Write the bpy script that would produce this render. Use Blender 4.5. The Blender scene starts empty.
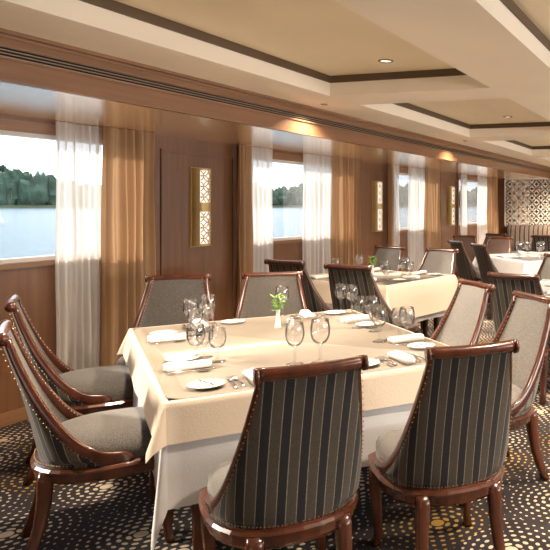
import bpy, bmesh, math, random
from mathutils import Vector, Matrix
random.seed(7)
S = bpy.context.scene
COL = S.collection
PI = math.pi

# ------------------------------------------------------------------ camera
cam_d = bpy.data.cameras.new('camera')
cam = bpy.data.objects.new('camera', cam_d); COL.objects.link(cam)
YAW = math.atan(200/670)
cam.location = (0, 0, 1.55)
cam.rotation_euler = (PI/2, 0, YAW)
cam_d.sensor_fit = 'HORIZONTAL'; cam_d.sensor_width = 36
cam_d.lens = 36*670/550
cam_d.shift_x = (275-500)/550
cam_d.shift_y = -(275-205)/550
cam_d.clip_end = 5000; cam_d.clip_start = .05
S.camera = cam

# ------------------------------------------------------------------ world, sun, exposure
S.view_settings.view_transform = 'Standard'
S.view_settings.look = 'None'
S.view_settings.gamma = 1
S.view_settings.exposure = 0.68
W = bpy.data.worlds.new('world'); S.world = W; W.use_nodes = True
bgn = W.node_tree.nodes['Background']
bgn.inputs['Color'].default_value = (0.86, 0.93, 1.0, 1)
bgn.inputs['Strength'].default_value = 1.55
sun_d = bpy.data.lights.new('sun', 'SUN'); sun_d.energy = 5.0; sun_d.angle = math.radians(6); sun_d.color = (1, .86, .68)
sun = bpy.data.objects.new('sun', sun_d); COL.objects.link(sun)
sun.rotation_euler = Vector((1.0, .30, -.50)).to_track_quat('-Z', 'Y').to_euler()
LAMP_W = 36      # coffer lamps and the added lamps out of view
SPOT_W = 16      # small recessed spots

def area_lamp(x, y, z, power, size=.35, rx=0, spread=180, sy=None, color=(1, .83, .64)):
    d = bpy.data.lights.new('ceiling_lamp_and_fill', 'AREA'); d.energy = power; d.size = size
    if sy: d.shape = 'RECTANGLE'; d.size_y = sy
    else: d.shape = 'DISK'
    d.color = color; d.spread = math.radians(spread)
    o = bpy.data.objects.new('ceiling_lamp_and_fill', d); COL.objects.link(o)
    o.location = (x, y, z); o.rotation_euler = (rx, 0, 0)
    return o

# unseen area lamps added to lift the ceiling, at opposite windows and behind the camera
def daylight(loc, rot, sx, sy, power, color=(1, .95, .88)):
    d = bpy.data.lights.new('window_daylight', 'AREA'); d.shape = 'RECTANGLE'; d.size = sx; d.size_y = sy; d.energy = power; d.color = color
    o = bpy.data.objects.new('window_daylight', d); COL.objects.link(o); o.location = loc; o.rotation_euler = rot
for yc, ln_ in ((2.6, 3.4), (7.0, 1.8), (10.4, 1.4), (13.6, 1.7)):
    daylight((5.45, yc, 1.45), (0, math.radians(90+30), 0), .95, ln_, 45*ln_)
daylight((-.6, -2.9, 1.05), (math.radians(90+32), 0, 0), 4.0, 1.6, 28)  # added fill behind the camera; the wall there has no glazing

# ------------------------------------------------------------------ materials
def newmat(name):
    m = bpy.data.materials.new(name); m.use_nodes = True
    nt = m.node_tree; nt.nodes.clear()
    out = nt.nodes.new('ShaderNodeOutputMaterial')
    return m, nt, out
def N(nt, t, **kw):
    n = nt.nodes.new(t)
    for k, v in kw.items():
        if k in n.inputs: n.inputs[k].default_value = v
        else: setattr(n, k, v)
    return n
def L(nt, a, b): nt.links.new(a, b)
def rgba(c): return (c[0], c[1], c[2], 1)
def prin(nt, out, color=(.5, .5, .5), rough=.5, metal=0, **kw):
    p = N(nt, 'ShaderNodeBsdfPrincipled'); p.inputs['Base Color'].default_value = rgba(color)
    p.inputs['Roughness'].default_value = rough; p.inputs['Metallic'].default_value = metal
    for k, v in kw.items(): p.inputs[k.replace('_', ' ')].default_value = v
    L(nt, p.outputs[0], out.inputs[0]); return p
def simple(name, color, rough=.5, metal=0, noise=0, nscale=8, bump=0, bscale=60, **kw):
    m, nt, out = newmat(name); p = prin(nt, out, color, rough, metal, **kw)
    tc = N(nt, 'ShaderNodeTexCoord')
    if noise:
        n = N(nt, 'ShaderNodeTexNoise', Scale=nscale, Detail=5.0); L(nt, tc.outputs['Object'], n.inputs['Vector'])
        r = N(nt, 'ShaderNodeValToRGB'); r.color_ramp.elements[0].position = .3; r.color_ramp.elements[1].position = .7
        r.color_ramp.elements[0].color = rgba([c*(1-noise) for c in color]); r.color_ramp.elements[1].color = rgba([min(1, c*(1+noise)) for c in color])
        L(nt, n.outputs['Fac'], r.inputs[0]); L(nt, r.outputs[0], p.inputs['Base Color'])
    if bump:
        n2 = N(nt, 'ShaderNodeTexNoise', Scale=bscale, Detail=3.0); L(nt, tc.outputs['Object'], n2.inputs['Vector'])
        b = N(nt, 'ShaderNodeBump', Strength=bump, Distance=.01); L(nt, n2.outputs['Fac'], b.inputs['Height']); L(nt, b.outputs[0], p.inputs['Normal'])
    return m
def wood(name, c1, c2, rough=.3, scale=(30, 30, 2.0), coat=0):
    m, nt, out = newmat(name); p = prin(nt, out, c1, rough)
    p.inputs['Coat Weight'].default_value = coat; p.inputs['Coat Roughness'].default_value = .12
    tc = N(nt, 'ShaderNodeTexCoord'); mp = N(nt, 'ShaderNodeMapping'); mp.inputs['Scale'].default_value = scale
    n = N(nt, 'ShaderNodeTexNoise', Scale=1.0, Detail=6.0, Distortion=.6)
    r = N(nt, 'ShaderNodeValToRGB'); r.color_ramp.elements[0].position = .3; r.color_ramp.elements[1].position = .72
    r.color_ramp.elements[0].color = rgba(c1); r.color_ramp.elements[1].color = rgba(c2)
    L(nt, tc.outputs['Object'], mp.inputs[0]); L(nt, mp.outputs[0], n.inputs['Vector']); L(nt, n.outputs['Fac'], r.inputs[0]); L(nt, r.outputs[0], p.inputs['Base Color'])
    return m
M = {}
M['wall_wood'] = wood('wall_wood', (.145, .064, .030), (.205, .094, .043), .38, (22, 22, 1.2))
M['wall_wood_h'] = wood('wall_wood_horizontal', (.22, .105, .050), (.29, .145, .070), .35, (22, 1.2, 22))
M['mahogany'] = wood('mahogany', (.045, .012, .006), (.118, .030, .011), .25, (14, 14, 3), .5)
M['dark_mahogany'] = wood('dark_mahogany', (.035, .010, .006), (.075, .022, .011), .3, (14, 14, 3), .5)
M['ceiling'] = simple('cream_ceiling_paint', (.90, .80, .66), .6, noise=.02, nscale=2)
M['coffer'] = simple('cream_coffer_panel', (.86, .74, .54), .5, noise=.04, nscale=1.2)
M['coffer_gap'] = simple('brown_coffer_band', (.115, .070, .035), .6)
M['grille'] = simple('bronze_grille', (.36, .25, .17), .35, .5)
M['grille_dark'] = simple('grille_duct_black', (.012, .009, .008), .7)
M['brass'] = simple('antique_brass', (.40, .28, .14), .35, .9)
M['gold'] = simple('gold_sconce_metal', (.46, .31, .12), .42, .4, noise=.08, nscale=10)
M['steel'] = simple('silver_cutlery', (.62, .60, .58), .16, 1.0)
M['porcelain'] = simple('white_porcelain', (.86, .84, .80), .12, 0, Coat_Weight=.5)
M['napkin'] = simple('napkin_linen', (.83, .78, .74), .8, bump=.15, bscale=140)
M['cream_cloth'] = simple('cream_tablecloth', (.72, .60, .475), .75, bump=.12, bscale=120)
M['white_cloth'] = simple('white_tablecloth', (.72, .71, .72), .75, bump=.12, bscale=120)
M['leaf'] = simple('fresh_leaf', (.20, .40, .06), .45, noise=.3, nscale=60)
M['petal'] = simple('yellow_petal', (.75, .65, .12), .5)
M['trees'] = simple('shore_foliage', (.058, .100, .066), .9, noise=.55, nscale=.12)
M['bank'] = simple('grassy_bank', (.10, .12, .07), .9)
M['lattice'] = simple('white_lattice_lacquer', (.85, .80, .72), .4)
M['dark_panel'] = simple('dark_backing', (.12, .06, .035), .5)
M['frame'] = simple('window_frame_white', (.72, .66, .60), .4)

# lacquered alcove ceiling: polished honey veneer
m, nt, out = newmat('lacquered_soffit'); M['lacquer'] = m
p = prin(nt, out, (.95, .64, .36), .20); p.inputs['Coat Weight'].default_value = 1; p.inputs['Coat Roughness'].default_value = .22; p.inputs['IOR'].default_value = 2.0
tc = N(nt, 'ShaderNodeTexCoord'); mp = N(nt, 'ShaderNodeMapping'); mp.inputs['Scale'].default_value = (14, .8, 1)
n = N(nt, 'ShaderNodeTexNoise', Scale=1.0, Detail=4.0); r = N(nt, 'ShaderNodeValToRGB')
r.color_ramp.elements[0].color = (.86, .52, .26, 1); r.color_ramp.elements[1].color = (.95, .64, .36, 1)
L(nt, tc.outputs['Object'], mp.inputs[0]); L(nt, mp.outputs[0], n.inputs['Vector']); L(nt, n.outputs['Fac'], r.inputs[0]); L(nt, r.outputs[0], p.inputs['Base Color'])

def fabric(name, dark, light, scale=260):
    m, nt, out = newmat(name); p = prin(nt, out, dark, .85); p.inputs['Sheen Weight'].default_value = .25
    tc = N(nt, 'ShaderNodeTexCoord')
    n = N(nt, 'ShaderNodeTexNoise', Scale=scale, Detail=2.0); L(nt, tc.outputs['Object'], n.inputs['Vector'])
    r = N(nt, 'ShaderNodeValToRGB'); r.color_ramp.elements[0].position = .38; r.color_ramp.elements[1].position = .62
    r.color_ramp.elements[0].color = rgba(dark); r.color_ramp.elements[1].color = rgba(light)
    L(nt, n.outputs['Fac'], r.inputs[0]); L(nt, r.outputs[0], p.inputs['Base Color'])
    b = N(nt, 'ShaderNodeBump', Strength=.25, Distance=.004); L(nt, n.outputs['Fac'], b.inputs['Height']); L(nt, b.outputs[0], p.inputs['Normal'])
    return m
M['tweed'] = fabric('grey_tweed', (.048, .042, .037), (.145, .128, .112))
M['tweed_light'] = fabric('light_grey_tweed', (.12, .112, .105), (.29, .27, .25))
M['brown_leather'] = simple('brown_leather', (.085, .045, .032), .45, noise=.15, nscale=30)

def striped(name, period, dark, mid, line, offs=0):
    """black band, thin pale line, grey-brown band, thin pale line, running up the UV map"""
    m, nt, out = newmat(name); p = prin(nt, out, dark, .7); p.inputs['Sheen Weight'].default_value = .15
    uv = N(nt, 'ShaderNodeUVMap'); sp = N(nt, 'ShaderNodeSeparateXYZ'); L(nt, uv.outputs[0], sp.inputs[0])
    a = N(nt, 'ShaderNodeMath', operation='MULTIPLY_ADD'); a.inputs[1].default_value = 1/period; a.inputs[2].default_value = offs+10; L(nt, sp.outputs[0], a.inputs[0])
    f = N(nt, 'ShaderNodeMath', operation='FRACT'); L(nt, a.outputs[0], f.inputs[0])
    r = N(nt, 'ShaderNodeValToRGB'); cr = r.color_ramp; cr.interpolation = 'CONSTANT'
    cr.elements[0].position = 0; cr.elements[0].color = rgba(dark)
    cr.elements[1].position = .42; cr.elements[1].color = rgba(line)
    for pos, c in ((.47, mid), (.95, line)):
        e = cr.elements.new(pos); e.color = rgba(c)
    L(nt, f.outputs[0], r.inputs[0])
    tc = N(nt, 'ShaderNodeTexCoord'); n = N(nt, 'ShaderNodeTexNoise', Scale=220.0, Detail=2.0); L(nt, tc.outputs['Object'], n.inputs['Vector'])
    mx = N(nt, 'ShaderNodeMix', data_type='RGBA', blend_type='MULTIPLY'); mx.inputs['Factor'].default_value = .8
    mr = N(nt, 'ShaderNodeMapRange'); mr.inputs['From Min'].default_value = .3; mr.inputs['From Max'].default_value = .7; mr.inputs['To Min'].default_value = .45; mr.inputs['To Max'].default_value = 1.25
    L(nt, n.outputs['Fac'], mr.inputs[0]); L(nt, r.outputs[0], mx.inputs['A']); L(nt, mr.outputs[0], mx.inputs['B'])
    L(nt, mx.outputs['Result'], p.inputs['Base Color'])
    return m
M['stripe'] = striped('striped_upholstery', .074, (.006, .006, .009), (.066, .051, .037), (.26, .215, .165), .29)
M['stripe_grey'] = striped('grey_striped_upholstery', .05, (.07, .07, .075), (.20, .17, .14), (.30, .26, .21), .2)
M['banquette'] = striped('banquette_stripes', .11, (.05, .035, .03), (.20, .15, .12), (.42, .34, .27))

# thin glass
def thin_glass(name, tint, gloss_rough=.02, base=.06):
    m, nt, out = newmat(name)
    tr = N(nt, 'ShaderNodeBsdfTransparent'); tr.inputs[0].default_value = rgba(tint)
    gl = N(nt, 'ShaderNodeBsdfGlossy'); gl.inputs['Roughness'].default_value = gloss_rough
    lw = N(nt, 'ShaderNodeLayerWeight'); lw.inputs['Blend'].default_value = .16
    ma = N(nt, 'ShaderNodeMath', operation='MULTIPLY_ADD', use_clamp=True); ma.inputs[1].default_value = .75; ma.inputs[2].default_value = base
    L(nt, lw.outputs['Fresnel'], ma.inputs[0])
    mx = N(nt, 'ShaderNodeMixShader'); L(nt, ma.outputs[0], mx.inputs[0]); L(nt, tr.outputs[0], mx.inputs[1]); L(nt, gl.outputs[0], mx.inputs[2]); L(nt, mx.outputs[0], out.inputs[0])
    return m
M['glass'] = thin_glass('clear_drinking_glass', (.99, .99, .99), .09, .075)
M['pane'] = thin_glass('window_pane_glass', (.97, .98, .99), .01, 0.0)

def cloth_mat(name, color, transp, transl, vs=None):
    m, nt, out = newmat(name)
    df = N(nt, 'ShaderNodeBsdfDiffuse'); df.inputs[0].default_value = rgba(color)
    tl = N(nt, 'ShaderNodeBsdfTranslucent'); tl.inputs[0].default_value = rgba(color)
    tr = N(nt, 'ShaderNodeBsdfTransparent')
    m1 = N(nt, 'ShaderNodeMixShader'); m1.inputs[0].default_value = transl; L(nt, df.outputs[0], m1.inputs[1]); L(nt, tl.outputs[0], m1.inputs[2])
    m2 = N(nt, 'ShaderNodeMixShader'); m2.inputs[0].default_value = transp; L(nt, m1.outputs[0], m2.inputs[1]); L(nt, tr.outputs[0], m2.inputs[2])
    L(nt, m2.outputs[0], out.inputs[0]); return m
M['sheer'] = cloth_mat('white_sheer', (.86, .83, .81), .24, .42)
M['drape'] = cloth_mat('bronze_drape', (.50, .32, .185), 0.0, .34)

def emis(name, color, strength):
    m, nt, out = newmat(name); e = N(nt, 'ShaderNodeEmission'); e.inputs[0].default_value = rgba(color); e.inputs[1].default_value = strength
    L(nt, e.outputs[0], out.inputs[0]); return m
M['lamp_glow'] = emis('lamp_glow', (1, .9, .75), 1.3)
M['sconce_glow'] = emis('sconce_glow', (1, .91, .78), .85)

# carpet: dotted rings round scattered medallion centres
m, nt, out = newmat('medallion_carpet'); M['carpet'] = m
p = prin(nt, out, (.02, .015, .015), .95)
tc = N(nt, 'ShaderNodeTexCoord')
sc = N(nt, 'ShaderNodeVectorMath', operation='MULTIPLY'); sc.inputs[1].default_value = (1, 1, 0); L(nt, tc.outputs['Object'], sc.inputs[0])
vo = N(nt, 'ShaderNodeTexVoronoi', voronoi_dimensions='2D', Scale=2.15, Randomness=.6); L(nt, sc.outputs[0], vo.inputs['Vector'])
df = N(nt, 'ShaderNodeVectorMath', operation='SUBTRACT'); L(nt, sc.outputs[0], df.inputs[0]); L(nt, vo.outputs['Position'], df.inputs[1])
ln = N(nt, 'ShaderNodeVectorMath', operation='LENGTH'); L(nt, df.outputs[0], ln.inputs[0])
def MA(op, a, b=None, c=None):
    n = N(nt, 'ShaderNodeMath', operation=op)
    for i, v in enumerate((a, b, c)):
        if v is None: continue
        if isinstance(v, (int, float)): n.inputs[i].default_value = v
        else: L(nt, v, n.inputs[i])
    return n.outputs[0]
DR = .041
ring = MA('ROUND', MA('DIVIDE', MA('SUBTRACT', ln.outputs['Value'], .012), DR))
spx = N(nt, 'ShaderNodeSeparateXYZ'); L(nt, df.outputs[0], spx.inputs[0])
ang = MA('ARCTAN2', spx.outputs[1], spx.outputs[0])
cnt = MA('MULTIPLY', ring, 6.0)
fr = MA('SUBTRACT', MA('FRACT', MA('ADD', MA('MULTIPLY', MA('DIVIDE', ang, 2*PI), cnt), 100.5)), .5)
dx = MA('MULTIPLY', fr, MA('MULTIPLY', MA('MINIMUM', ring, 1.0), 2*PI*DR/6))
dy = MA('SUBTRACT', ln.outputs['Value'], MA('ADD', MA('MULTIPLY', ring, DR), .012))
dd = MA('SQRT', MA('ADD', MA('MULTIPLY', dx, dx), MA('MULTIPLY', MA('MULTIPLY', dy, dy), 1.7)))
rad = MA('MAXIMUM', MA('SUBTRACT', .0168, MA('MULTIPLY', ring, .0015)), MA('MULTIPLY', MA('LESS_THAN', ring, .5), .030))
mask = MA('MAXIMUM', MA('LESS_THAN', dd, rad), MA('LESS_THAN', ln.outputs['Value'], .031))
vc = N(nt, 'ShaderNodeSeparateColor'); L(nt, vo.outputs['Color'], vc.inputs[0])
cr = N(nt, 'ShaderNodeValToRGB'); cr.color_ramp.interpolation = 'CONSTANT'; L(nt, vc.outputs[0], cr.inputs[0])
cr.color_ramp.elements[0].color = (.62, .52, .38, 1); cr.color_ramp.elements[1].position = .48; cr.color_ramp.elements[1].color = (.50, .30, .06, 1)
e = cr.color_ramp.elements.new(.68); e.color = (.60, .48, .33, 1)
mx = N(nt, 'ShaderNodeMix', data_type='RGBA'); mx.inputs['A'].default_value = (.018, .012, .014, 1); L(nt, mask, mx.inputs['Factor']); L(nt, cr.outputs[0], mx.inputs['B']); L(nt, mx.outputs['Result'], p.inputs['Base Color'])

# water
m, nt, out = newmat('river_water'); M['water'] = m
p = prin(nt, out, (.12, .19, .23), .15); p.inputs['IOR'].default_value = 1.33
tc = N(nt, 'ShaderNodeTexCoord'); mp = N(nt, 'ShaderNodeMapping'); mp.inputs['Scale'].default_value = (.35, .5, 1); L(nt, tc.outputs['Object'], mp.inputs[0])
n = N(nt, 'ShaderNodeTexNoise', Scale=1.0, Detail=8.0, Roughness=.6); L(nt, mp.outputs[0], n.inputs['Vector'])
b = N(nt, 'ShaderNodeBump', Strength=1.0, Distance=.8); L(nt, n.outputs['Fac'], b.inputs['Height']); L(nt, b.outputs[0], p.inputs['Normal'])

# ------------------------------------------------------------------ helpers
def link(name, me, mat, parent=None, smooth=False):
    o = bpy.data.objects.new(name, me); COL.objects.link(o)
    if mat is not None and not me.materials: me.materials.append(mat)
    if smooth:
        for q in me.polygons: q.use_smooth = True
    if parent is not None: o.parent = parent
    return o
def tomesh(name, bm):
    me = bpy.data.meshes.new(name); bm.normal_update(); bm.to_mesh(me); bm.free(); return me
def obj(name, bm, mat, parent=None, smooth=False): return link(name, tomesh(name, bm), mat, parent, smooth)
def struct(name, bm, mat, parent=None, smooth=False):
    o = obj(name, bm, mat, parent, smooth)
    if parent is None: o['kind'] = 'structure'
    return o
def tag(o, label, cat, group=None, kind=None):
    if label: o['label'] = label
    if cat: o['category'] = cat
    if group: o['group'] = group
    if kind: o['kind'] = kind
    return o
def thing(name, label, cat, loc=(0, 0, 0), rz=0, group=None):
    o = bpy.data.objects.new(name, None); COL.objects.link(o); o.location = loc; o.rotation_euler = (0, 0, rz); o.empty_display_size = .1
    return tag(o, label, cat, group)
def copy_tree(o, parent=None):
    c = o.copy(); COL.objects.link(c)
    if parent is not None: c.parent = parent
    for ch in list(o.children): copy_tree(ch, c)
    return c
def box(bm, x0, x1, y0, y1, z0, z1):
    v = [bm.verts.new(q) for q in ((x0, y0, z0), (x1, y0, z0), (x1, y1, z0), (x0, y1, z0), (x0, y0, z1), (x1, y0, z1), (x1, y1, z1), (x0, y1, z1))]
    for f in ((0, 3, 2, 1), (4, 5, 6, 7), (0, 1, 5, 4), (1, 2, 6, 5), (2, 3, 7, 6), (3, 0, 4, 7)): bm.faces.new([v[i] for i in f])
    return bm
def bx(*a): return box(bmesh.new(), *a)
def rings(bm, rs, close=True, cap0=False, cap1=False):
    """rs: list of rings (equal-length point lists) -> skin"""
    vs = [[bm.verts.new(p) for p in r] for r in rs]
    n = len(vs[0])
    for a, b in zip(vs[:-1], vs[1:]):
        for i in range(n if close else n-1):
            j = (i+1) % n
            try: bm.faces.new((a[i], a[j], b[j], b[i]))
            except ValueError: pass
    if cap0: bm.faces.new(list(reversed(vs[0])))
    if cap1: bm.faces.new(vs[-1])
    return vs
def lathe(bm, prof, seg=20, c=(0, 0, 0), cap0=False, cap1=False):
    rings(bm, [[(c[0]+r*math.cos(2*PI*i/seg), c[1]+r*math.sin(2*PI*i/seg), c[2]+z) for i in range(seg)] for r, z in prof], True, cap0, cap1)
def sweep(bm, path, prof_fn, up=Vector((1, 0, 0)), cap=True):
    """path pts; prof_fn(k) -> list of (a,b) in the frame (up, tangent x up)"""
    P = [Vector(p) for p in path]; rs = []
    for k, p in enumerate(P):
        t = (P[min(k+1, len(P)-1)]-P[max(k-1, 0)]).normalized()
        u = (up-t*up.dot(t)).normalized(); w = t.cross(u)
        rs.append([tuple(p+u*a+w*b) for a, b in prof_fn(k)])
    rings(bm, rs, True, cap, cap)
def rrect(w, h, r=.3, n=3):
    """rounded rectangle, half sizes w,h"""
    rr = min(w, h)*r*2 if r < .5 else min(w, h); pts = []
    rr = min(rr, w, h)
    for cx, cy, a0 in ((w-rr, h-rr, 0), (-w+rr, h-rr, PI/2), (-w+rr, -h+rr, PI), (w-rr, -h+rr, 1.5*PI)):
        for i in range(n+1):
            a = a0+PI/2*i/n; pts.append((cx+rr*math.cos(a), cy+rr*math.sin(a)))
    return pts
def ell(w, h, n=10): return [(w*math.cos(2*PI*i/n), h*math.sin(2*PI*i/n)) for i in range(n)]

# ------------------------------------------------------------------ outside: river, shore, trees
CF = (-math.sin(YAW), math.cos(YAW)); CR = (math.cos(YAW), math.sin(YAW))
struct('river', bx(-2600, -5.6, -1500, 3500, -1.05, -1.0), M['water'])
shore = []
for t in range(0, 41):
    f = t/40.0; x = -420+f*1060; d = 330+f*520
    u = (x-500)/670.0
    shore.append(((CR[0]*u+CF[0])*d, (CR[1]*u+CF[1])*d))
bm = bmesh.new()
rings(bm, [[(x+n*4, y-n*2, z) for n, z in ((2.5, -1.2), (0, 1.5), (-20, 3.0), (-60, 3.0), (-60, -1.2))] for x, y in shore], False)
struct('far_bank', bm, M['bank'])
bm = bmesh.new()
for i in range(len(shore)-1):
    (x0, y0), (x1, y1) = shore[i], shore[i+1]
    for k in range(26):
        f = random.random(); dep = random.random()*26
        x = x0+(x1-x0)*f-dep*.9; y = y0+(y1-y0)*f+dep*.4
        r = random.uniform(3.2, 6.5); h = random.uniform(12, 20)*(1+.25*math.sin(i*.9)) + dep*.12
        mat = Matrix.Translation((x, y, h*.62)) @ Matrix.Rotation(random.random()*6, 4, 'Z') @ Matrix.Diagonal((r, r, h*.62, 1))
        g = bmesh.ops.create_icosphere(bm, subdivisions=2, radius=1, matrix=Matrix())
        for v in g['verts']:
            c = v.co; k2 = 1+.16*math.sin(c.x*7+i)*math.cos(c.y*6+k)+.13*math.sin(c.z*9+k*2)+random.uniform(-.07, .07)
            v.co = mat @ (c*k2)
o = obj('shore_trees', bm, M['trees']); tag(o, 'dense green treeline along the far shore beyond the water', 'trees', kind='stuff')

# ------------------------------------------------------------------ room shell
XW, XF, ZA, ZC, YB, YN, XR = -4.68, -3.33, 2.18, 2.425, 15.5, -3.0, 5.2
struct('floor', bx(XW-.15, XR+.15, YN, YB+.1, -.1, 0), M['carpet'])
WIN = [(.9, 4.60), (6.08, 8.22), (9.66, 11.3), (12.70, 14.8)]
SILL, HEAD = 1.13, 2.085
def window_wall(x0, x1):
    bm = bmesh.new()
    box(bm, x0, x1, YN, YB, 0, SILL); box(bm, x0, x1, YN, YB, HEAD, 2.75)
    ys = [YN]+[v for w in WIN for v in w]+[YB]
    for i in range(0, len(ys), 2): box(bm, x0, x1, ys[i], ys[i+1], SILL, HEAD)
    return bm
struct('wall_left', window_wall(XW-.14, XW), M['wall_wood'])
struct('wall_right', window_wall(XR, XR+.14), M['wall_wood'])
struct('wall_back', bx(XW-.14, XR+.14, YB, YB+.12, 0, 2.75), M['wall_wood'])
struct('wall_front', bx(XW-.14, XR+.14, YN-.12, YN, 0, 2.75), M['wall_wood'])
for i, (y0, y1) in enumerate(WIN):
    for side, xa in (('l', XW-.14), ('r', XR)):
        o = thing('window_%d' % (i+1 if side == 'l' else i+5), None, None, (0, 0, 0)); o['kind'] = 'structure'
        bm = bmesh.new(); w = .035
        box(bm, xa+.03, xa+.11, y0, y1, SILL, SILL+w); box(bm, xa+.03, xa+.11, y0, y1, HEAD-w, HEAD)
        box(bm, xa+.03, xa+.11, y0, y0+w, SILL+w, HEAD-w); box(bm, xa+.03, xa+.11, y1-w, y1, SILL+w, HEAD-w)
        obj('window_frame', bm, M['frame'], o)
        obj('window_pane', bx(xa+.065, xa+.07, y0+w, y1-w, SILL+w, HEAD-w), M['pane'], o)
        xs = XW-.02 if side == 'l' else XR-.035
        obj('window_sill', bx(xs, xs+.055, y0-.02, y1+.02, SILL-.03, SILL+.006), M['wall_wood_h'], o)
        if side == 'l': obj('head_rail', bx(XW, XW+.02, y0-.02, y1+.02, HEAD-.01, HEAD+.07), M['wall_wood_h'], o)
struct('baseboard_left', bx(XW, XW+.018, YN, YB, 0, .09), M['wall_wood_h'])
# raised panel mouldings on the piers and under the sills
bm = bmesh.new()
def pframe(y0, y1, z0, z1, w=.03, t=.014):
    box(bm, XW, XW+t, y0, y1, z0, z0+w); box(bm, XW, XW+t, y0, y1, z1-w, z1)
    box(bm, XW, XW+t, y0, y0+w, z0+w, z1-w); box(bm, XW, XW+t, y1-w, y1, z0+w, z1-w)
pframe(4.93, 5.93, .15, 2.06); pframe(8.62, 9.55, .15, 2.06); pframe(11.8, 12.6, .15, 2.06); 
struct('trim_1', bm, M['wall_wood'])
bm = bmesh.new()
for y in (4.86, 6.02, 8.55, 9.62, 11.72, 12.66): box(bm, XW, XW+.03, y-.03, y+.03, .09, ZA)
struct('trim_2', bm, M['wall_wood'])

# alcove ceiling over the windows, bulkhead, main ceiling with coffers
struct('ceiling_alcove', bx(XW, XF-.03, YN, YB, ZA, ZA+.05), M['lacquer'])
bm = bmesh.new(); box(bm, XF-.03, XF, YN, YB, ZA-.012, 2.278); box(bm, XF-.03, XF, YN, YB, 2.350, ZC)
struct('bulkhead', bm, M['wall_wood_h'])
bm = bmesh.new()
for z in (2.278, 2.342, 2.385): box(bm, XF, XF+.014, YN, YB, z, z+.009)
box(bm, XF, XF+.022, YN, YB, 2.405, 2.425); box(bm, XF-.004, XF+.010, YN, YB, 2.20-.032, 2.20-.02)
struct('trim_3', bm, M['wall_wood_h'])
g = thing('ceiling_grille', 'long bronze slotted air grille along the wooden bulkhead above the windows', 'air vent', (XF, 6, 2.31))
obj('duct', bx(-.06, -.03, YN-6, YB-6, -.032, .036), M['grille_dark'], g)
for k in range(4):
    obj('slat', bx(-.008, .001, YN-6, YB-6, -.0205+k*.0165, -.0150+k*.0165), M['grille'], g)
COF = [(-2.85, -1.5), (-.92, 1.6), (2.2, 3.6)]
ROW = [(-2.2, 1.27), (1.87, 4.77), (5.27, 8.17), (8.72, 11.5), (12.0, 14.7)]
bm = bmesh.new()
xs = [XF-.03]+[v for c in COF for v in c]+[XR]
for i in range(0, len(xs), 2): box(bm, xs[i], xs[i+1], YN, YB, ZC, ZC+.35)
for (x0, x1) in COF:
    ys = [YN]+[v for r_ in ROW for v in r_]+[YB]
    for i in range(0, len(ys), 2): box(bm, x0, x1, ys[i], ys[i+1], ZC, ZC+.35)
struct('ceiling', bm, M['ceiling'])
bm = bmesh.new(); bm2 = bmesh.new()
for (x0, x1) in COF:
    for (y0, y1) in ROW:
        box(bm, x0, x1, y0, y1, ZC+.16, ZC+.2)
        z0, z1, t = ZC+.105, ZC+.16, .012
        box(bm2, x0, x0+t, y0, y1, z0, z1); box(bm2, x1-t, x1, y0, y1, z0, z1)
        box(bm2, x0+t, x1-t, y0, y0+t, z0, z1); box(bm2, x0+t, x1-t, y1-t, y1, z0, z1)
struct('ceiling_coffers', bm, M['coffer']); struct('trim_4', bm2, M['coffer_gap'])

# recessed lamps
def downlight(x, y, z, r, label, power):
    t = thing('recessed_downlight', label, 'ceiling light', (x, y, z), 0, None)
    b_ = bmesh.new(); lathe(b_, [(r*.72, -.002), (r*.8, -.008), (r, -.006), (r*1.02, 0)], 20); obj('trim_ring', b_, M['brass'], t, True)
    b_ = bmesh.new(); lathe(b_, [(r*.72, -.002), (r*.35, -.001)], 20, cap1=True); obj('lamp_lens', b_, M['lamp_glow'], t)
    if power: area_lamp(x, y, z-.015, power, size=r*1.6, spread=135)
zc = ZC+.16
downlight(-2.16, 4.37, zc, .055, 'recessed downlight in the nearest visible ceiling coffer', LAMP_W)
downlight(-2.16, 7.55, zc, .055, 'recessed downlight in the second ceiling coffer', LAMP_W)
downlight(-3.12, 5.13, ZC, .03, 'small recessed spot on cream ceiling edge, the nearer one', SPOT_W)
downlight(-3.07, 8.62, ZC, .03, 'small recessed spot on cream ceiling edge, the farther one', SPOT_W)
# added lamps outside the view, to brighten the room, nearest table and far lattice
for i, (x, y) in enumerate([(-2.2, 2.65), (.3, 2.5), (.3, 4.3), (-2.3, 14.0), (-1.9, 14.3), (-2.6, 14.45), (-2.1, 14.5), (.3, 6.2), (.3, 7.8), (.3, 10), (-2.16, 9.6), (-2.16, 11), (-2.16, 13), (2.9, 3), (2.9, 7)]):
    area_lamp(x, y, zc-.01, LAMP_W, size=.25, spread=135)

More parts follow.
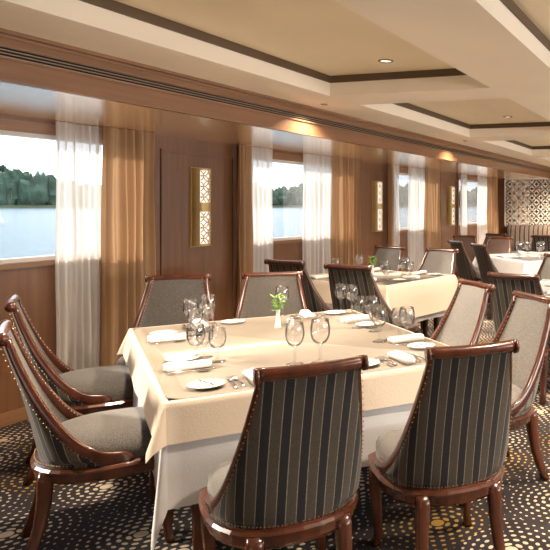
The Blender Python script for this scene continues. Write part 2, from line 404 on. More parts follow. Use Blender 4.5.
# ------------------------------------------------------------------ curtains
def curtain(name, mat, x, y0, y1, z0, z1, amp, waves, label, cat, group, ph=0, gather=0.0):
    bm = bmesh.new(); n = max(20, int(waves*14)); nz = 14; rs = []
    for j in range(nz+1):
        z = z1+(z0-z1)*j/nz; row = []
        pinch = 1-gather*math.sin(PI*j/nz)**2
        for i in range(n+1):
            s = i/n; a = amp*(.6+.4*j/nz)
            w = math.sin(2*PI*waves*s+ph+.5*math.sin(3*s*PI+ph))+.35*math.sin(2*PI*waves*2.3*s+ph*2+.4*j/nz)
            yy = y0+(y1-y0)*s*pinch+ .01*math.sin(2*PI*waves*s*1.0+1)
            row.append((x+a*w+.006*math.sin(j*.7+s*9), yy, z))
        rs.append(row)
    rings(bm, rs, False)
    o = obj(name, bm, mat, None, True); tag(o, label, cat, group); return o
k = (4.58/4.68)
SH = [(3.84, 4.25, 6, 'white sheer curtain at the right edge of the nearest window'),
      (6.02, 6.48, 5, 'white sheer curtain on the left side of the second window'),
      (7.10, 7.80, 6, 'white sheer curtain on the right side of the second window'),
      (9.52, 9.82, 4, 'white sheer curtain on the left side of the third window'),
      (10.2, 10.90, 6, 'white sheer curtain on the right side of the third window'),
      (12.68, 13.05, 4, 'white sheer curtain on the left side of the farthest window'),
      (13.75, 14.5, 6, 'white sheer curtain on the right side of the farthest window')]
for i, (a, b_, w, lab) in enumerate(SH): curtain('sheer_curtain', M['sheer'], -4.615, a, b_, .012, ZA-.004, .026, w, lab, 'curtain', 'white sheer curtains', i*1.3)
DP = [(4.19, 4.71, 6, 'bronze drape between the nearest window and the nearest wall lamp'),
      (5.86, 6.02, 2, 'narrow bronze drape gathered left of the second window'),
      (7.72, 8.36, 7, 'bronze drape gathered right of the second window'),
      (9.34, 9.50, 2, 'narrow bronze drape gathered left of the third window'),
      (10.78, 11.40, 6, 'bronze drape gathered right of the third window'),
      (14.36, 15.0, 6, 'bronze drape gathered right of the farthest window')]
for i, (a, b_, w, lab) in enumerate(DP): curtain('drape', M['drape'], -4.56, a, b_, .012, ZA-.004, .046, w*.9, lab, 'curtain', 'bronze drapes', 1+i*2.1)

# ------------------------------------------------------------------ wall sconces: half-round gold shell with pierced front
def ringbars(bm, mapf, u0, u1, v0, v1, s, R, bw, th, seg=28):
    """overlapping circles on an s-grid, clipped to a rectangle; mapf(u,v,depth)->xyz"""
    uc, vc_ = (u0+u1)/2, (v0+v1)/2
    nu = int((u1-u0)/2/s)+3; nv = int((v1-v0)/2/s)+3
    for i in range(-nu, nu+1):
        for j in range(-nv, nv+1):
            if (i+j) % 2: continue
            cu, cv = uc+i*s, vc_+j*s
            for q in range(seg):
                a0, a1 = 2*PI*q/seg, 2*PI*(q+1)/seg
                pts = [(cu+r*math.cos(a), cv+r*math.sin(a)) for a in (a0, a1) for r in (R-bw/2, R+bw/2)]
                if not all(u0-1e-6 <= u <= u1+1e-6 and v0-1e-6 <= v <= v1+1e-6 for u, v in pts): continue
                (a, b_, c, d) = pts
                f = [bm.verts.new(mapf(u, v, 0)) for u, v in (a, c, d, b_)]
                bk = [bm.verts.new(mapf(u, v, -th)) for u, v in (a, c, d, b_)]
                bm.faces.new(f)
                for e0, e1 in ((0, 1), (2, 3)): bm.faces.new((f[e0], f[e1], bk[e1], bk[e0]))
def make_sconce():
    t = thing('wall_sconce', '', 'wall lamp'); R = .105; H = .375
    def mp(u, v, d): # u = arc length
        a = u/R; r = R+d; return (r*math.cos(a)*1.0, r*math.sin(a), v)
    bm = bmesh.new()
    A = math.radians(46); ZB = .045
    def patch(a0, a1, z0, z1, n=8, th=.005):
        o_ = [[(( R)*math.cos(a0+(a1-a0)*i/n), (R)*math.sin(a0+(a1-a0)*i/n), z) for i in range(n+1)] for z in (z0, z1)]
        i_ = [[((R-th)*math.cos(a0+(a1-a0)*i/n), (R-th)*math.sin(a0+(a1-a0)*i/n), z) for i in range(n+1)] for z in (z1, z0)]
        rings(bm, o_+i_+[o_[0]], False)
    patch(-PI/2, -A, -H, H); patch(A, PI/2, -H, H)
    patch(-A, A, -ZB, ZB, 10); patch(-A, A, H-.022, H, 10); patch(-A, A, -H, -H+.022, 10)
    obj('lamp_shell', bm, M['gold'], t, False)
    U = A*R; s = U/1.6
    for z0, z1 in ((ZB, H-.022), (-H+.022, -ZB)):
        bm = bmesh.new()
        nz = round((z1-z0)/s); s2 = (z1-z0)/nz
        ringbars(bm, lambda u, v, d, z0=z0, s2=s2: mp(u, z0+(v)*s2/s, d), -U, U, 0, nz*s, s, s, .0095, .004, 24)
        obj('pierced_screen', bm, M['gold'], t, False)
    bm = bmesh.new(); n = 14
    rings(bm, [[(.088*math.cos(-PI/2+PI*i/n), .088*math.sin(-PI/2+PI*i/n), z) for i in range(n+1)] for z in (-H+.01, H-.01)], False)
    obj('diffuser', bm, M['sconce_glow'], t, True)
    for z in (-H, H-.006):
        bm = bmesh.new()
        ring = [(R*math.cos(-PI/2+PI*i/n), R*math.sin(-PI/2+PI*i/n)) for i in range(n+1)]
        v0 = [bm.verts.new((x, y, z)) for x, y in ring]; v1 = [bm.verts.new((x, y, z+.006)) for x, y in ring]
        bm.faces.new(v0); bm.faces.new(list(reversed(v1)))
        for i in range(n): bm.faces.new((v0[i], v0[i+1], v1[i+1], v1[i]))
        obj('end_cap', bm, M['gold'], t)
    obj('back_plate', bx(-.004, .002, -.12, .12, -H-.01, H+.01), M['gold'], t)
    return t
sc0 = make_sconce()
for i, (y, lab) in enumerate([(5.42, 'pierced gold half-round wall sconce nearest the camera, on the first wood pier'),
                              (9.13, 'pierced gold half-round wall sconce on the second pier, before the third window'),
                              (12.25, 'pierced gold half-round wall sconce farthest away, beside the farthest window')]):
    t = sc0 if i == 0 else copy_tree(sc0)
    t.location = (XW+.005, y, 1.53); t['label'] = lab; t['group'] = 'gold wall sconces'

# ------------------------------------------------------------------ lattice screen and banquette at the far wall
t = thing('lattice_screen', 'white openwork lattice screen of interlaced circles on the far wall', 'screen', (-2.85, YB-.06, 1.61))
bm = bmesh.new(); s = .108; hw, hh = 15*s, 5*s
ringbars(bm, lambda u, v, d: (u, d*-1*0+(-d), v), -hw, hw, -hh, hh, s, s, .030, .02, 24)
obj('openwork', bm, M['lattice'], t)
bm = bmesh.new()
box(bm, -hw-.02, hw+.02, -.005, .03, hh, hh+.03); box(bm, -hw-.02, hw+.02, -.005, .03, -hh-.03, -hh); box(bm, -hw-.03, -hw, -.005, .03, -hh, hh); box(bm, hw, hw+.03, -.005, .03, -hh, hh)
obj('screen_frame', bm, M['lattice'], t)
obj('back_panel', bx(-hw, hw, .045, .055, -hh, hh), M['dark_panel'], t)
bm = bmesh.new()
for a, b_ in ((-1.5, -1.05), (-.55, -.2), (.3, .9)): box(bm, a, b_, .034, .042, -hh, hh)
obj('white_backing', bm, M['lattice'], t)
t = thing('banquette', 'long striped upholstered banquette below the far lattice screen', 'sofa', (-2.0, YB-.35, 0))
bm = bmesh.new(); uvl = bm.loops.layers.uv.new('UVMap')
secs = [(-2.4, 2.4)]
vs = rings(bm, [[(x, y, z) for y, z in ((.33, .40), (.10, .40), (.08, .62), (.10, .95), (.15, 1.06), (.24, 1.08), (.30, 1.04), (.33, .9))] for x in [-2.4+.1*i for i in range(49)]], True, True, True)
for f in bm.faces:
    for l_ in f.loops: l_[uvl].uv = (l_.vert.co.x, l_.vert.co.z)
obj('backrest', bm, M['banquette'], t, True)
bm = bmesh.new(); rings(bm, [[(x, y, z) for y, z in ((.12, .28), (-.42, .28), (-.46, .34), (-.44, .44), (.12, .46))] for x in (-2.4, 2.4)], True, True, True)
obj('seat', bm, M['tweed'], t); obj('base', bx(-2.38, 2.38, -.36, .30, 0, .28), M['dark_mahogany'], t)

# ------------------------------------------------------------------ chair
EDGE = [(-.368, .985), (-.340, .90), (-.300, .80), (-.258, .71), (-.212, .63), (-.165, .56), (-.115, .505), (-.060, .465), (-.005, .445), (.050, .437)]
def hxz(z): return 0.288-.100*max(0, min(1, (z-.45)/.51))**.9
def ybz(z):
    f = (z-.44)/.52; return -.262-.085*f-.045*f*f
def row_at(ye, z, din=0.0, n=22):
    hx = hxz(z)-din; yb = min(ybz(z)+din, ye-.006); pts = []
    for i in range(n+1):
        th = -PI/2+PI*i/n; sgn = 1 if th >= 0 else -1
        pts.append((hx*sgn*abs(math.sin(th))**.85, ye-(ye-yb)*max(0, math.cos(th))**.75, z))
    return pts
def fine(path, m=3):
    out = []
    for k in range(len(path)-1):
        p0, p1, p2, p3 = path[max(k-1, 0)], path[k], path[k+1], path[min(k+2, len(path)-1)]
        for j in range(m):
            u = j/m; out.append(tuple(.5*((2*p1[d])+(-p0[d]+p2[d])*u+(2*p0[d]-5*p1[d]+4*p2[d]-p3[d])*u*u+(-p0[d]+3*p1[d]-3*p2[d]+p3[d])*u**3) for d in range(2)))
    out.append(path[-1]); return out
EF = fine(EDGE, 2)
def shell_mesh(din, rows, flip=False, puff=0):
    bm = bmesh.new(); uvl = bm.loops.layers.uv.new('UVMap')
    rs = [row_at(ye, z, din) for ye, z in rows]
    if puff:
        K = len(rs)-1
        for k, r_ in enumerate(rs):
            for i in range(len(r_)):
                a = math.sin(PI*i/(len(r_)-1))*math.sin(PI*min(1, k/K*1.0))**.6
                x, y, z = r_[i]; r_[i] = (x, y+puff*a, z)
    V = rings(bm, rs, False)
    arc = {}
    for r_, vs in zip(rs, V):
        acc = [0]
        for a, b_ in zip(r_[:-1], r_[1:]): acc.append(acc[-1]+math.dist(a, b_))
        mid = acc[-1]/2
        for v, s_ in zip(vs, acc): arc[v] = s_-mid
    for f in bm.faces:
        for l_ in f.loops: l_[uvl].uv = (arc[l_.vert], l_.vert.co.z)
    if flip:
        for f in bm.faces: f.normal_flip()
    return bm
def octa(bm, p, r):
    v = [bm.verts.new((p[0]+a*r, p[1]+b_*r, p[2]+c*r)) for a, b_, c in ((1, 0, 0), (0, 1, 0), (-1, 0, 0), (0, -1, 0), (0, 0, 1), (0, 0, -1))]
    for i in range(4):
        j = (i+1) % 4; bm.faces.new((v[i], v[j], v[4])); bm.faces.new((v[j], v[i], v[5]))
def dplan(off=0.0, n=18):
    """D-shaped seat outline, front at +y"""
    pts = []
    for i in range(n+1):
        th = -PI/2+PI*i/n; sgn = 1 if th >= 0 else -1
        pts.append(((.290+off)*sgn*abs(math.sin(th))**.85, .06-(.335+off)*max(0, math.cos(th))**.8))
    w = .262+off
    pts += [(.283+off, .16), (w, .245+off), (w-.03, .265+off), (.12, .285+off), (0, .29+off), (-.12, .285+off), (-w+.03, .265+off), (-w, .245+off), (-.283-off, .16)]
    return pts
def make_chair(outer, inner, wd):
    """returns dict of meshes"""
    P = []
    rows = [(.050, .42)]+[(ye, z) for ye, z in reversed(EF)]
    P.append(('striped_back', tomesh('striped_back', shell_mesh(0, rows)), M[outer], True))
    rows = [(.04, .43)]+[(ye+.002, z-.004) for ye, z in reversed(EF)]
    P.append(('inner_back', tomesh('inner_back', shell_mesh(.026, rows, True, .014)), M[inner], True))
    # frame: two swept side rails and the rolled top rail
    bm = bmesh.new()
    for sx in (-1, 1):
        path = [(sx*(hxz(z)-.012), ye, z) for ye, z in EF]+[(sx*.276, .066, .425), (sx*.276, .067, .415)]
        n = len(path)
        sweep(bm, path, lambda k_: rrect(.015, .014+.014*min(1, k_/(n-4)), .3, 2))
    obj_path = []
    for i in range(15):
        f = -1+2*i/14; x = f*.196
        obj_path.append((x, -.380-.012*(1-f*f), .990+.004*f*f))
    sweep(bm, obj_path, lambda k_: ell(.024, .021, 12), up=Vector((0, 0, 1)))
    for sx in (-1, 1):   # little scroll discs at the ends
        sweep(bm, [(sx*.190, -.386, .991), (sx*.204, -.386, .991)], lambda k_: ell(.028, .026, 14), up=Vector((0, 0, 1)))
    P.append(('back_frame', tomesh('back_frame', bm), M[wd], True))
    bm = bmesh.new()
    rings(bm, [[(x, y, z) for x, y in dplan(o_)] for o_, z in ((-.02, .350), (-.002, .353), (.004, .365), (.004, .390), (.014, .395), (.016, .405), (.008, .415), (-.004, .421), (-.03, .422))], True, True, True)
    P.append(('seat_rail', tomesh('seat_rail', bm), M[wd], False))
    bm = bmesh.new()
    lv = [(.955, .418), (.975, .445), (.97, .470), (.93, .495), (.83, .516), (.68, .530), (.50, .538), (.30, .541), (.12, .542)]
    rings(bm, [[(x*f*.965, y*f*.95+.008, z) for x, y in dplan(0)] for f, z in lv], True, False, True)
    P.append(('seat', tomesh('seat', bm), M[inner], True))
    bm = bmesh.new()
    for sx in (-1, 1):
        acc = 0; pr = None
        for (ye, z) in fine(EDGE, 8):
            q = (sx*(hxz(z)+.002-.004), ye-.030, z+.002)
            if pr and math.dist(pr, q) < .0155: continue
            pr = q; octa(bm, q, .0035)
            q2 = (sx*(hxz(z)-.036), ye+.012, z+.012); octa(bm, q2, .0034)
    for i, (x, y) in enumerate([p_ for p_ in dplan(.0, 60)][:61]): octa(bm, (x, y, .431), .0035)
    P.append(('nailhead_trim', tomesh('nailhead_trim', bm), M['brass'], False))
    for sx in (-1, 1):
        bm = bmesh.new()
        path = [(sx*.235, .225, .365), (sx*.243, .238, .34), (sx*.246, .243, .26), (sx*.240, .236, .16), (sx*.236, .232, .07), (sx*.240, .238, .02), (sx*.243, .243, 0)]
        sz = [.032, .033, .029, .023, .019, .019, .022]
        sweep(bm, path, lambda k_: rrect(sz[k_], sz[k_], .28, 2)); P.append(('leg', tomesh('front_leg', bm), M[wd], True))
        bm = bmesh.new()
        path = [(sx*.165, -.225, .395), (sx*.168, -.235, .36), (sx*.172, -.240, .27), (sx*.178, -.256, .17), (sx*.186, -.285, .07), (sx*.192, -.312, 0)]
        sz2 = [.034, .032, .028, .024, .021, .021]
        sweep(bm, path, lambda k_: rrect(sz2[k_], sz2[k_], .28, 2)); P.append(('leg', tomesh('rear_leg', bm), M[wd], True))
    return P
KIND = {'std': make_chair('stripe', 'tweed', 'mahogany'),
        'dark': make_chair('stripe', 'tweed', 'dark_mahogany'),
        'light': make_chair('stripe_grey', 'tweed_light', 'mahogany'),
        'leather': make_chair('stripe', 'brown_leather', 'mahogany')}
def chair(kind, x, y, deg, label, group, sx=1.0, sc=1.0):
    """deg = bearing the sitter faces, measured like atan2(y,x); x,y = centre"""
    t = thing('dining_chair', label, 'chair', (x, y, 0), math.radians(deg-90), group)
    t.scale = (sx*sc, sc, sc)
    for nm, me, mt, sm in KIND[kind]:
        q = link(nm, me, mt, t, sm)
        if nm == 'nailhead_trim': q['kind'] = 'stuff'
    return t
G1, G2, G3, G4 = 'chairs around the nearest table', 'chairs around the table by the second window', 'chairs around the far table', 'chairs around the table at the right edge'
def by_top(kind, tx, ty, deg, label, group, sx=1.0):
    """place by where the middle of the top rail stands"""
    a = math.radians(deg); return chair(kind, tx+.39*math.cos(a), ty+.39*math.sin(a), deg, label, group, sx)
by_top('std', -1.26, 2.00, 139, 'striped-back chair at the near side of nearest table, left of two in front', G1, .94)
by_top('std', -.835, 2.44, 131, 'striped-back chair at the near side of nearest table, right of two in front', G1, .92)
by_top('std', -2.93, 2.19, 51, 'grey chair at the left edge seen from its side, the nearer of two', G1)
by_top('std', -3.77, 2.87, 50, 'grey chair at the left edge by the wall, half hidden behind nearer one', G1)
by_top('std', -3.83, 4.22, 302, 'wood-framed grey chair behind nearest table, left, in front of the first drape', G1, 1.12)
by_top('std', -3.27, 4.61, 304, 'wood-framed grey chair behind nearest table, in front of second window sheer', G1, 1.12)
by_top('light', -1.50, 4.45, 228, 'grey chair on the right side of nearest table, the farther of two', G1, 1.1)
by_top('light', -.94, 3.90, 228, 'grey chair on the right side of nearest table, the nearer of two', G1, 1.08)
by_top('dark', -3.86, 5.62, 77, 'dark striped-back chair behind nearest table, left one below second window', G2, 1.25)
by_top('dark', -3.03, 5.36, 79, 'dark striped-back chair behind nearest table, with a table of glasses just past it', G2, 1.25)
by_top('light', -3.88, 7.98, 252, 'pale grey chair facing us across second table, left one under a wall sconce', G2, 1.25)
by_top('light', -3.05, 7.72, 250, 'pale grey chair facing us across second table, right one with bright honey rail', G2, 1.25)
by_top('leather', -4.0, 11.2, 285, 'small brown chair in the distance below the farthest window', G3, 1.0)
by_top('dark', -3.55, 9.50, 45, 'grey striped-back chair in side view, left of far table, the left one', G3, 1.1)
by_top('dark', -2.93, 8.75, 43, 'grey striped-back chair in side view, left of far table, the right one', G3, 1.05)
by_top('leather', -3.20, 10.75, 262, 'dark brown chair facing us behind the far table beside the drape', G3, 1.1)
by_top('dark', -3.66, 12.0, 250, 'dark chair just behind the brown chair, in front of the banquette', G3, 1.1)
by_top('dark', -2.68, 11.7, 85, 'dark striped-back chair in the distance below the lattice screen', G3, 1.15)
by_top('dark', -1.40, 5.05, 76, 'dark striped-back chair at right, behind the two grey chairs', G4, 1.12)
by_top('light', -1.47, 7.15, 235, 'grey chair at the right edge facing left beside white tablecloth', G4, 1.05)

# ------------------------------------------------------------------ tables with cloths
def cloth(w, l, z, drop, f0, f1, amp, freq, seed=0, K=7, M_=14):
    """cloth lying on a w x l top (local x,y); hangs `drop` at the sides, square corners hang in a fold"""
    bm = bmesh.new(); per = []
    hw, hl = w/2, l/2
    cor = [(hw, hl, 0), (-hw, hl, 90), (-hw, -hl, 180), (hw, -hl, 270)]
    nside = 26
    for ci in range(4):
        cx, cy, a0 = cor[ci]
        for i in range(M_+1):
            ph = math.radians(90*i/M_); a = math.radians(a0)+ph
            R = drop/max(math.cos(ph), math.sin(ph))
            per.append((cx, cy, a, R, f0+f1*math.sin(2*ph)**1.2, 0))
        nx, ny, _ = cor[(ci+1) % 4]; a = math.radians(a0+90)
        for i in range(1, nside):
            f = i/nside; per.append((cx+(nx-cx)*f, cy+(ny-cy)*f, a, drop, f0, math.sin(PI*f)))
    random.seed(seed); phs = [random.random()*6 for _ in range(4)]
    rs = []
    top = [(x, y, z) for x, y, *_ in per]
    rs.append([(x*.985, y*.985, z) for x, y, *_ in per])
    rs.append([(x+.002*math.cos(a), y+.002*math.sin(a), z-.0005) for x, y, a, *_ in per])
    rs.append([(x+.008*math.cos(a), y+.008*math.sin(a), z-.006) for x, y, a, *_ in per])
    for k_ in range(1, K+1):
        g_ = k_/K; row = []
        for (x, y, a, R, fl, sidef) in per:
            s_ = x*freq+y*freq*1.13
            wv = amp*g_*(math.sin(s_+phs[ci % 4])+.6*math.sin(1.9*s_+phs[1]))*sidef
            r = R*g_; o_ = .008+fl*r+wv
            row.append((x+o_*math.cos(a), y+o_*math.sin(a), z-.006-r*math.sqrt(max(.2, 1-fl*fl))))
        rs.append(row)
    V = rings(bm, rs, True)
    cf = bm.faces.new(V[0]); bmesh.ops.inset_region(bm, faces=[cf], thickness=.02)
    bmesh.ops.remove_doubles(bm, verts=bm.verts, dist=1e-5)
    return bm
def table(x, y, deg, w, l, lab, lab_c, lab_w, d_c=.18, d_w=.42, topmat='cream_cloth', flare=.20):
    rz = math.radians(deg)
    t = thing('dining_table', lab, 'table', (x, y, 0), rz, 'dining tables')
    obj('tabletop', bx(-w/2+.004, w/2-.004, -l/2+.004, l/2-.004, .715, .750), M['mahogany'], t)
    obj('apron', bx(-w/2+.08, w/2-.08, -l/2+.08, l/2-.08, .64, .715), M['mahogany'], t)
    for sx in (-1, 1):
        for sy in (-1, 1):
            bm = bmesh.new(); sweep(bm, [(sx*(w/2-.14), sy*(l/2-.14), .64), (sx*(w/2-.14), sy*(l/2-.14), 0)], lambda k_: rrect(.035-.01*k_, .035-.01*k_, .25, 2)); obj('leg', bm, M['mahogany'], t)
    o = obj('tablecloth', cloth(w, l, .7535, d_w, .02, .12, .008, 9, 3), M['white_cloth'], None, True); o.location = (x, y, 0); o.rotation_euler = (0, 0, rz); tag(o, lab_w, 'tablecloth', 'white under-cloths')
    o = obj('tablecloth', cloth(w+.012, l+.012, .7575, d_c, flare, .26, .004, 6, 5), M[topmat], None, True); o.location = (x, y, 0); o.rotation_euler = (0, 0, rz); tag(o, lab_c, 'tablecloth', 'top cloths')
    return t
ZT = .7585
T1 = (-2.30, 3.375, 49.3, 1.46, 1.90)
T2 = (-3.51, 6.74, -13.5, 1.42, 1.18)
T3 = (-2.35, 10.15, 45, 1.5, 1.5)
T4 = (-.95, 6.35, 0, 1.3, 1.3)
table(*T1, 'nearest dining table laid for eight under cream and white cloths', 'cream top cloth on the nearest table with pointed hanging corners', 'white under-cloth hanging low below the cream cloth of nearest table', d_c=.158)
table(*T2, 'dining table by the second window under cream cloth', 'cream top cloth on the table by second window', 'white under-cloth showing under the cream cloth by second window', d_c=.36)
table(*T3, 'far dining table in front of the lattice screen', 'pale top cloth on the far table before the lattice screen', 'white under-cloth of the far table before the lattice screen', d_c=.2, topmat='white_cloth')
table(*T4, 'dining table at the right edge behind the dark striped-back chair', 'white top cloth on the table at the right edge', 'white under-cloth of the table at the right edge', d_c=.2, topmat='white_cloth')

# ------------------------------------------------------------------ tableware
def me_of(fn, name):
    bm = bmesh.new(); fn(bm); return tomesh(name, bm)
def wine(bm, s=1.0, wb=1.0):
    pr = [(.036, .000), (.036, .002), (.020, .005), (.006, .012), (.0042, .03), (.0040, .065), (.007, .078), (.022*wb, .088), (.034*wb, .104), (.040*wb, .125), (.040*wb, .145), (.036*wb, .168), (.033*wb, .186)]
    lathe(bm, [(r*s, z*s) for r, z in pr], 22, cap0=True)
ME = {}
ME['bowl'] = me_of(lambda b: lathe(b, [(.005, .072), (.012, .079), (.026, .088), (.036, .104), (.041, .125), (.041, .145), (.038, .165), (.035, .184), (.0338, .184), (.0368, .165), (.0395, .145), (.0395, .125), (.0345, .105), (.025, .090), (.008, .081)], 22, cap1=True), 'bowl')
ME['stem'] = me_of(lambda b: lathe(b, [(.0062, .012), (.0046, .03), (.0042, .06), (.0055, .073)], 10), 'stem')
ME['foot'] = me_of(lambda b: lathe(b, [(.036, 0), (.0365, .0015), (.022, .005), (.0065, .0125)], 22, cap0=True), 'foot')
def goblet(b): lathe(b, [(.005, .055), (.014, .060), (.028, .070), (.036, .088), (.038, .108), (.036, .130), (.034, .148), (.0328, .148), (.0348, .130), (.0365, .108), (.0345, .089), (.026, .072), (.008, .063)], 22, cap1=True)
ME['gbowl'] = me_of(goblet, 'bowl')
ME['gstem'] = me_of(lambda b: lathe(b, [(.007, .012), (.005, .03), (.0058, .056)], 10), 'stem')
def plate(b): lathe(b, [(.035, 0), (.045, .003), (.066, .008), (.076, .013), (.078, .015), (.076, .016), (.064, .011), (.045, .006), (.0, .0055)], 30, cap0=True)
ME['plate'] = me_of(plate, 'side_plate')
def napkin(b):
    n = 13; rs = []
    for i in range(n):
        f = i/(n-1); y = -.10+.20*f; e = 1-.12*abs(2*f-1)**6
        w = .030+.003*math.sin(7*f); h = (.017+.002*math.sin(5*f+1))*e
        rs.append([(a*w/.03*1.0, y+.004*math.sin(a*80), h+c*h/.017) for a, c in [(x_, z_*1.0) for x_, z_ in rrect(.030, .017, .42, 3)]])
    rings(b, rs, True, True, True)
    # loose flap folded over the roll
    rings(b, [[(.006, -.095+.19*i/6, .0352), (.024, -.097+.194*i/6, .034), (.0335, -.097+.194*i/6, .020), (.034, -.096+.192*i/6, .004)] for i in range(7)], False)
ME['napkin'] = me_of(napkin, 'rolled_napkin')
def handle(b, L_=.11, w0=.0045, w1=.009, y0=-.10):
    rs = []
    for i in range(9):
        f = i/8; w = w1+(w0-w1)*min(1, f*1.3); y = y0+L_*f; z = .0035+.006*math.sin(PI*f*.9)
        rs.append([(a, y, z+c) for a, c in ell(w, .0016, 8)])
    rings(b, rs, True, True, True)
def knife(b):
    handle(b, .105, .0055, .0075)
    rs = []
    for i in range(9):
        f = i/8; y = .002+.115*f; w = .0095*(1-.75*f**5)
        rs.append([(-.006, y, .003), (w-.002, y, .0022), (w-.002, y, .0045), (-.006, y, .0048)])
    rings(b, rs, True, True, True)
def fork(b):
    handle(b, .125, .0035, .0085)
    rs = [[(a, y, z+c) for a, c in ell(w, .0012, 8)] for y, w, z in ((.024, .004, .0045), (.034, .010, .003), (.048, .0125, .0022), (.056, .0125, .0028))]
    rings(b, rs, True, True, True)
    for i in range(4):
        x = -.0105+.007*i
        rings(b, [[(x+a, y, z+c) for a, c in ell(w, .001, 6)] for y, w, z in ((.054, .0022, .0028), (.078, .002, .0062), (.098, .001, .0092))], True, True, True)
def spoon(b):
    handle(b, .125, .0035, .0085)
    rs = []
    for i in range(9):
        f = i/8; y = .022+.062*f; w = .002+.019*math.sin(PI*min(.985, .04+f*.93))**.7
        rs.append([(-w, y, .0065), (-w*.5, y, .0024), (0, y, .0012), (w*.5, y, .0024), (w, y, .0065)])
    rings(b, rs, False)
ME['knife'] = me_of(knife, 'table_knife'); ME['fork'] = me_of(fork, 'table_fork'); ME['spoon'] = me_of(spoon, 'soup_spoon')
for m_ in ('knife', 'fork', 'spoon'):
    for q in ME[m_].polygons: q.use_smooth = True
def tw(T, u, v):
    a = math.radians(T[2]); return (T[0]+u*math.cos(a)-v*math.sin(a), T[1]+u*math.sin(a)+v*math.cos(a))
def glass(kind, x, y, label, group, s=1.0, z=ZT):
    t = thing('wine_glass' if kind == 'w' else 'water_goblet', label, 'glass', (x, y, z+.0005), random.random()*6, group); t.scale = (s*1.14, s*1.14, s*1.12)
    link('bowl', ME['bowl' if kind == 'w' else 'gbowl'], M['glass'], t, True)
    link('stem', ME['stem' if kind == 'w' else 'gstem'], M['glass'], t, True)
    link('foot', ME['foot'], M['glass'], t, True)
def flat(nm, mesh, mat, x, y, rz, z, label, cat, group, smooth=True):
    o = link(nm, ME[mesh], M[mat], None, smooth); o.location = (x, y, z); o.rotation_euler = (0, 0, rz); tag(o, label, cat, group); return o
def setting(T, u, v, deg, who, tn, glasses=True, j=0.0):
    """(u,v): point of the table edge in front of the sitter; deg: direction the sitter faces in table frame"""
    a = math.radians(deg); A = math.radians(T[2])+a-PI/2
    def P(r, f):  # r to sitter's right, f forward
        return tw(T, u+f*math.cos(a)+r*math.sin(a), v+f*math.sin(a)-r*math.cos(a))
    random.seed(hash((round(u*100), round(v*100))) % 9999)
    jr = lambda: random.uniform(-.06, .06)
    x, y = P(.0, .15); flat('rolled_napkin', 'napkin', 'napkin', x, y, A+jr(), ZT, 'white rolled napkin %s' % who, 'napkin', 'napkins on the '+tn)
    for r, f, nm, me, lab in ((-.065, .16, 'table_fork', 'fork', 'fork'), (-.093, .15, 'table_fork', 'fork', 'outer fork'), (.065, .15, 'table_knife', 'knife', 'knife'), (.093, .15, 'soup_spoon', 'spoon', 'spoon')):
        x, y = P(r, f); flat(nm, me, 'steel', x, y, A+jr(), ZT, 'silver %s %s' % (lab, who), 'cutlery', 'cutlery on the '+tn)
    x, y = P(-.20, .15); flat('side_plate', 'plate', 'porcelain', x, y, 0, ZT, 'small white plate %s' % who, 'plate', 'side plates on the '+tn)
    o = flat('butter_knife', 'knife', 'steel', x+.004, y, A+.25+jr(), ZT+.0145, 'butter knife across the plate %s' % who, 'cutlery', 'cutlery on the '+tn); o.scale = (.8, .72, .8)
    if glasses:
        x, y = P(.07, .32); glass('w', x, y, 'tall wine glass %s' % who, 'glasses on the '+tn)
        x, y = P(.14, .275); glass('g', x, y, 'shorter goblet %s' % who, 'glasses on the '+tn)
n1 = 'nearest table'
hw, hl = T1[3]/2, T1[4]/2
setting(T1, -.36, -hl, 90, 'before the near-left front chair', n1, False)
setting(T1, .36, -hl, 90, 'before the near-right front chair', n1, False)
setting(T1, -hw, -.40, 0, 'before the nearer left-edge chair', n1, False)
setting(T1, -hw, .40, 0, 'before the farther left-edge chair', n1, False)
setting(T1, -.34, hl, 270, 'before the back chair by the drape', n1, False)
setting(T1, .36, hl, 270, 'before the back chair by the second window', n1, False)
setting(T1, hw, .42, 180, 'before the farther right-side chair', n1, False)
setting(T1, hw, -.38, 180, 'before the nearer right-side chair', n1, False)
gx = [('w', -3.08, 3.49, 'wine glass at left of the nearest table, leftmost of the rear cluster', .95),
      ('w', -3.04, 3.60, 'wine glass in the left cluster, tallest, behind the leftmost', 1.02),
      ('g', -2.95, 3.48, 'goblet in the left cluster beside two wine glasses', 1.05),
      ('g', -2.93, 3.36, 'goblet in front of the left cluster of glasses', 1.0),
      ('w', -2.42, 2.78, 'wine glass above the small plate at near left, left one', .95),
      ('g', -2.34, 2.84, 'goblet above the small plate at near left', 1.0),
      ('g', -2.47, 2.90, 'goblet behind the wine glass at near left', 1.0),
      ('w', -2.88, 4.17, 'wine glass standing alone before the back chair, left of the green sprig', 1.0),
      ('w', -1.93, 2.90, 'wine glass just above the front chair top rail, left of a pair', 1.0),
      ('w', -1.83, 2.97, 'wine glass just above the front chair top rail, right of a pair', 1.05),
      ('w', -2.56, 4.44, 'wine glass of the back pair against dark striped chair, left', 1.0),
      ('w', -2.45, 4.40, 'wine glass of the back pair against dark striped chair, right', 1.0),
      ('w', -2.11, 3.87, 'wine glass right of the table centre, left of a pair', .98),
      ('w', -2.03, 3.90, 'wine glass right of the table centre, right of a pair', .98),
      ('g', -1.95, 3.80, 'goblet between the right pairs of glasses', 1.0),
      ('w', -1.78, 3.52, 'wine glass at the right of the table, left of its row', .98),
      ('g', -1.72, 3.66, 'goblet at the right of the table behind its row', 1.05),
      ('w', -1.62, 3.55, 'wine glass rightmost on the nearest table', .98)]
for k_, x, y, lab, s_ in gx: glass(k_, x, y, lab, 'glasses on the nearest table', s_)

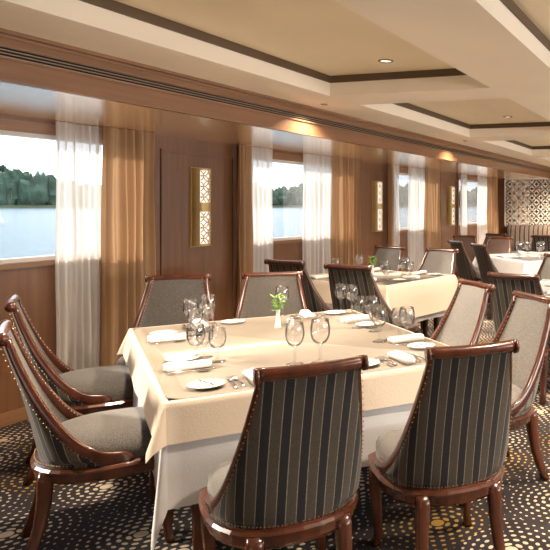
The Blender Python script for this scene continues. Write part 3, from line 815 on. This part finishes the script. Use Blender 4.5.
def vase_mesh(b): lathe(b, [(.020, 0), (.022, .004), (.019, .02), (.013, .055), (.011, .085), (.014, .112), (.0155, .118), (.013, .116), (.009, .09), (.008, .03)], 20, cap0=True, cap1=True)
ME['vase'] = me_of(vase_mesh, 'bud_vase')
def sprig(b, seed=1, n=34, h=.13):
    random.seed(seed)
    for i in range(5):
        a = i*1.3; dx, dy = .03*math.cos(a), .03*math.sin(a)
        rings(b, [[(f*f*dx+c*.0014, f*f*dy+d*.0014, -.05+f*(h*.9)) for c, d in ((1, 0), (-.5, .8), (-.5, -.8))] for f in (0, .33, .66, 1)])
    for i in range(n):
        a = random.random()*2*PI; r = random.uniform(.005, .038); z = random.uniform(.0, h*.8)
        L_ = random.uniform(.026, .042); w = L_*.30; el = random.uniform(-.3, .9)
        d = Vector((math.cos(a)*math.cos(el), math.sin(a)*math.cos(el), math.sin(el))); sd = Vector((-math.sin(a), math.cos(a), 0)); up = d.cross(sd)
        c = Vector((r*math.cos(a)*.6, r*math.sin(a)*.6, z))
        p = [c, c+d*L_*.35+sd*w-up*.002, c+d*L_*.75+sd*w*.7-up*.003, c+d*L_, c+d*L_*.75-sd*w*.7-up*.003, c+d*L_*.35-sd*w-up*.002, c+d*L_*.5+up*.003]
        v = [b.verts.new(q) for q in p]
        for q in ((0, 1, 6), (1, 2, 6), (2, 3, 6), (3, 4, 6), (4, 5, 6), (5, 0, 6)): b.faces.new([v[k_] for k_ in q])
ME['sprig'] = me_of(sprig, 'green_sprig')
def vase(x, y, lab, lab2, s=1.0, flower=False):
    o = link('bud_vase', ME['vase'], M['porcelain'], None, True); o.location = (x, y, ZT); o.scale = (s, s, s); tag(o, lab, 'vase', 'bud vases')
    t = thing('green_sprig', lab2, 'plant', (x, y, ZT+.115*s), 0, 'table greenery'); t.scale = (s, s, s)
    link('leaves', ME['sprig'], M['leaf'], t)
    if flower:
        b = bmesh.new()
        for i in range(6):
            a = i*PI/3; octa(b, (.012*math.cos(a), .012*math.sin(a), .125), .012)
        obj('blossom', b, M['petal'], t)
vase(-2.60, 3.72, 'slim white bud vase in the middle of the nearest table', 'green leafy sprig in the white vase on the nearest table')
def shaker(b): lathe(b, [(.014, 0), (.016, .003), (.015, .03), (.012, .05), (.010, .055)], 16, cap0=True)
ME['shaker'] = me_of(shaker, 'shaker_body'); ME['shaker_cap'] = me_of(lambda b: lathe(b, [(.0115, .053), (.0125, .058), (.011, .066), (.004, .071)], 16, cap0=True, cap1=True), 'shaker_cap')
for x, y, lab in ((-2.50, 3.69, 'white salt shaker right beside the bud vase'), (-2.54, 3.78, 'white pepper shaker just behind the bud vase')):
    t = thing('shaker', lab, 'shaker', (x, y, ZT), 0, 'shakers'); link('body', ME['shaker'], M['porcelain'], t, True); link('cap', ME['shaker_cap'], M['steel'], t, True)

# second table
n2 = 'table by the second window'
setting(T2, .34, -T2[4]/2, 90, 'in front of the dark chair, second table', n2)
setting(T2, -.34, -T2[4]/2, 90, 'at the near left of the second table', n2)
setting(T2, -.34, T2[4]/2, 270, 'before the left pale grey chair, second table', n2)
setting(T2, .34, T2[4]/2, 270, 'before the right pale grey chair, second table', n2)
setting(T2, T2[3]/2, .0, 180, 'at the right end of the second table', n2)
vase(*tw(T2, -.02, .05), 'white bud vase in the middle of the second table', 'green sprig in the vase on the second table', 1.0)
# far table
n3 = 'far table'
for i, (u, v, w_) in enumerate(((-.5, 0, 'left'), (0, -.5, 'near'), (.5, 0, 'right'), (0, .5, 'back'))):
    setting(T3, u*1.5, v*1.5, (0, 90, 180, 270)[i], 'at the %s side of the far table' % w_, n3)
for i, (u, v) in enumerate(((-.2, -.25), (-.1, -.15), (-.25, 0), (.1, -.3), (.2, -.15), (.05, .1), (-.3, .2), (.3, .1))):
    x, y = tw(T3, u, v); glass('w', x, y, 'clear wine glass in the crowded middle of the far table', 'wine glasses in the middle of the far table', 1.1)
vase(*tw(T3, .32, -.28), 'white bud vase on the far table', 'yellow green flower on the far table before the lattice', 1.3, True)
n4 = 'table at the right edge'
setting(T4, -.3, -.65, 90, 'before the dark striped-back chair at right', n4)
setting(T4, -.65, .1, 0, 'at the left side of the right-edge table', n4)
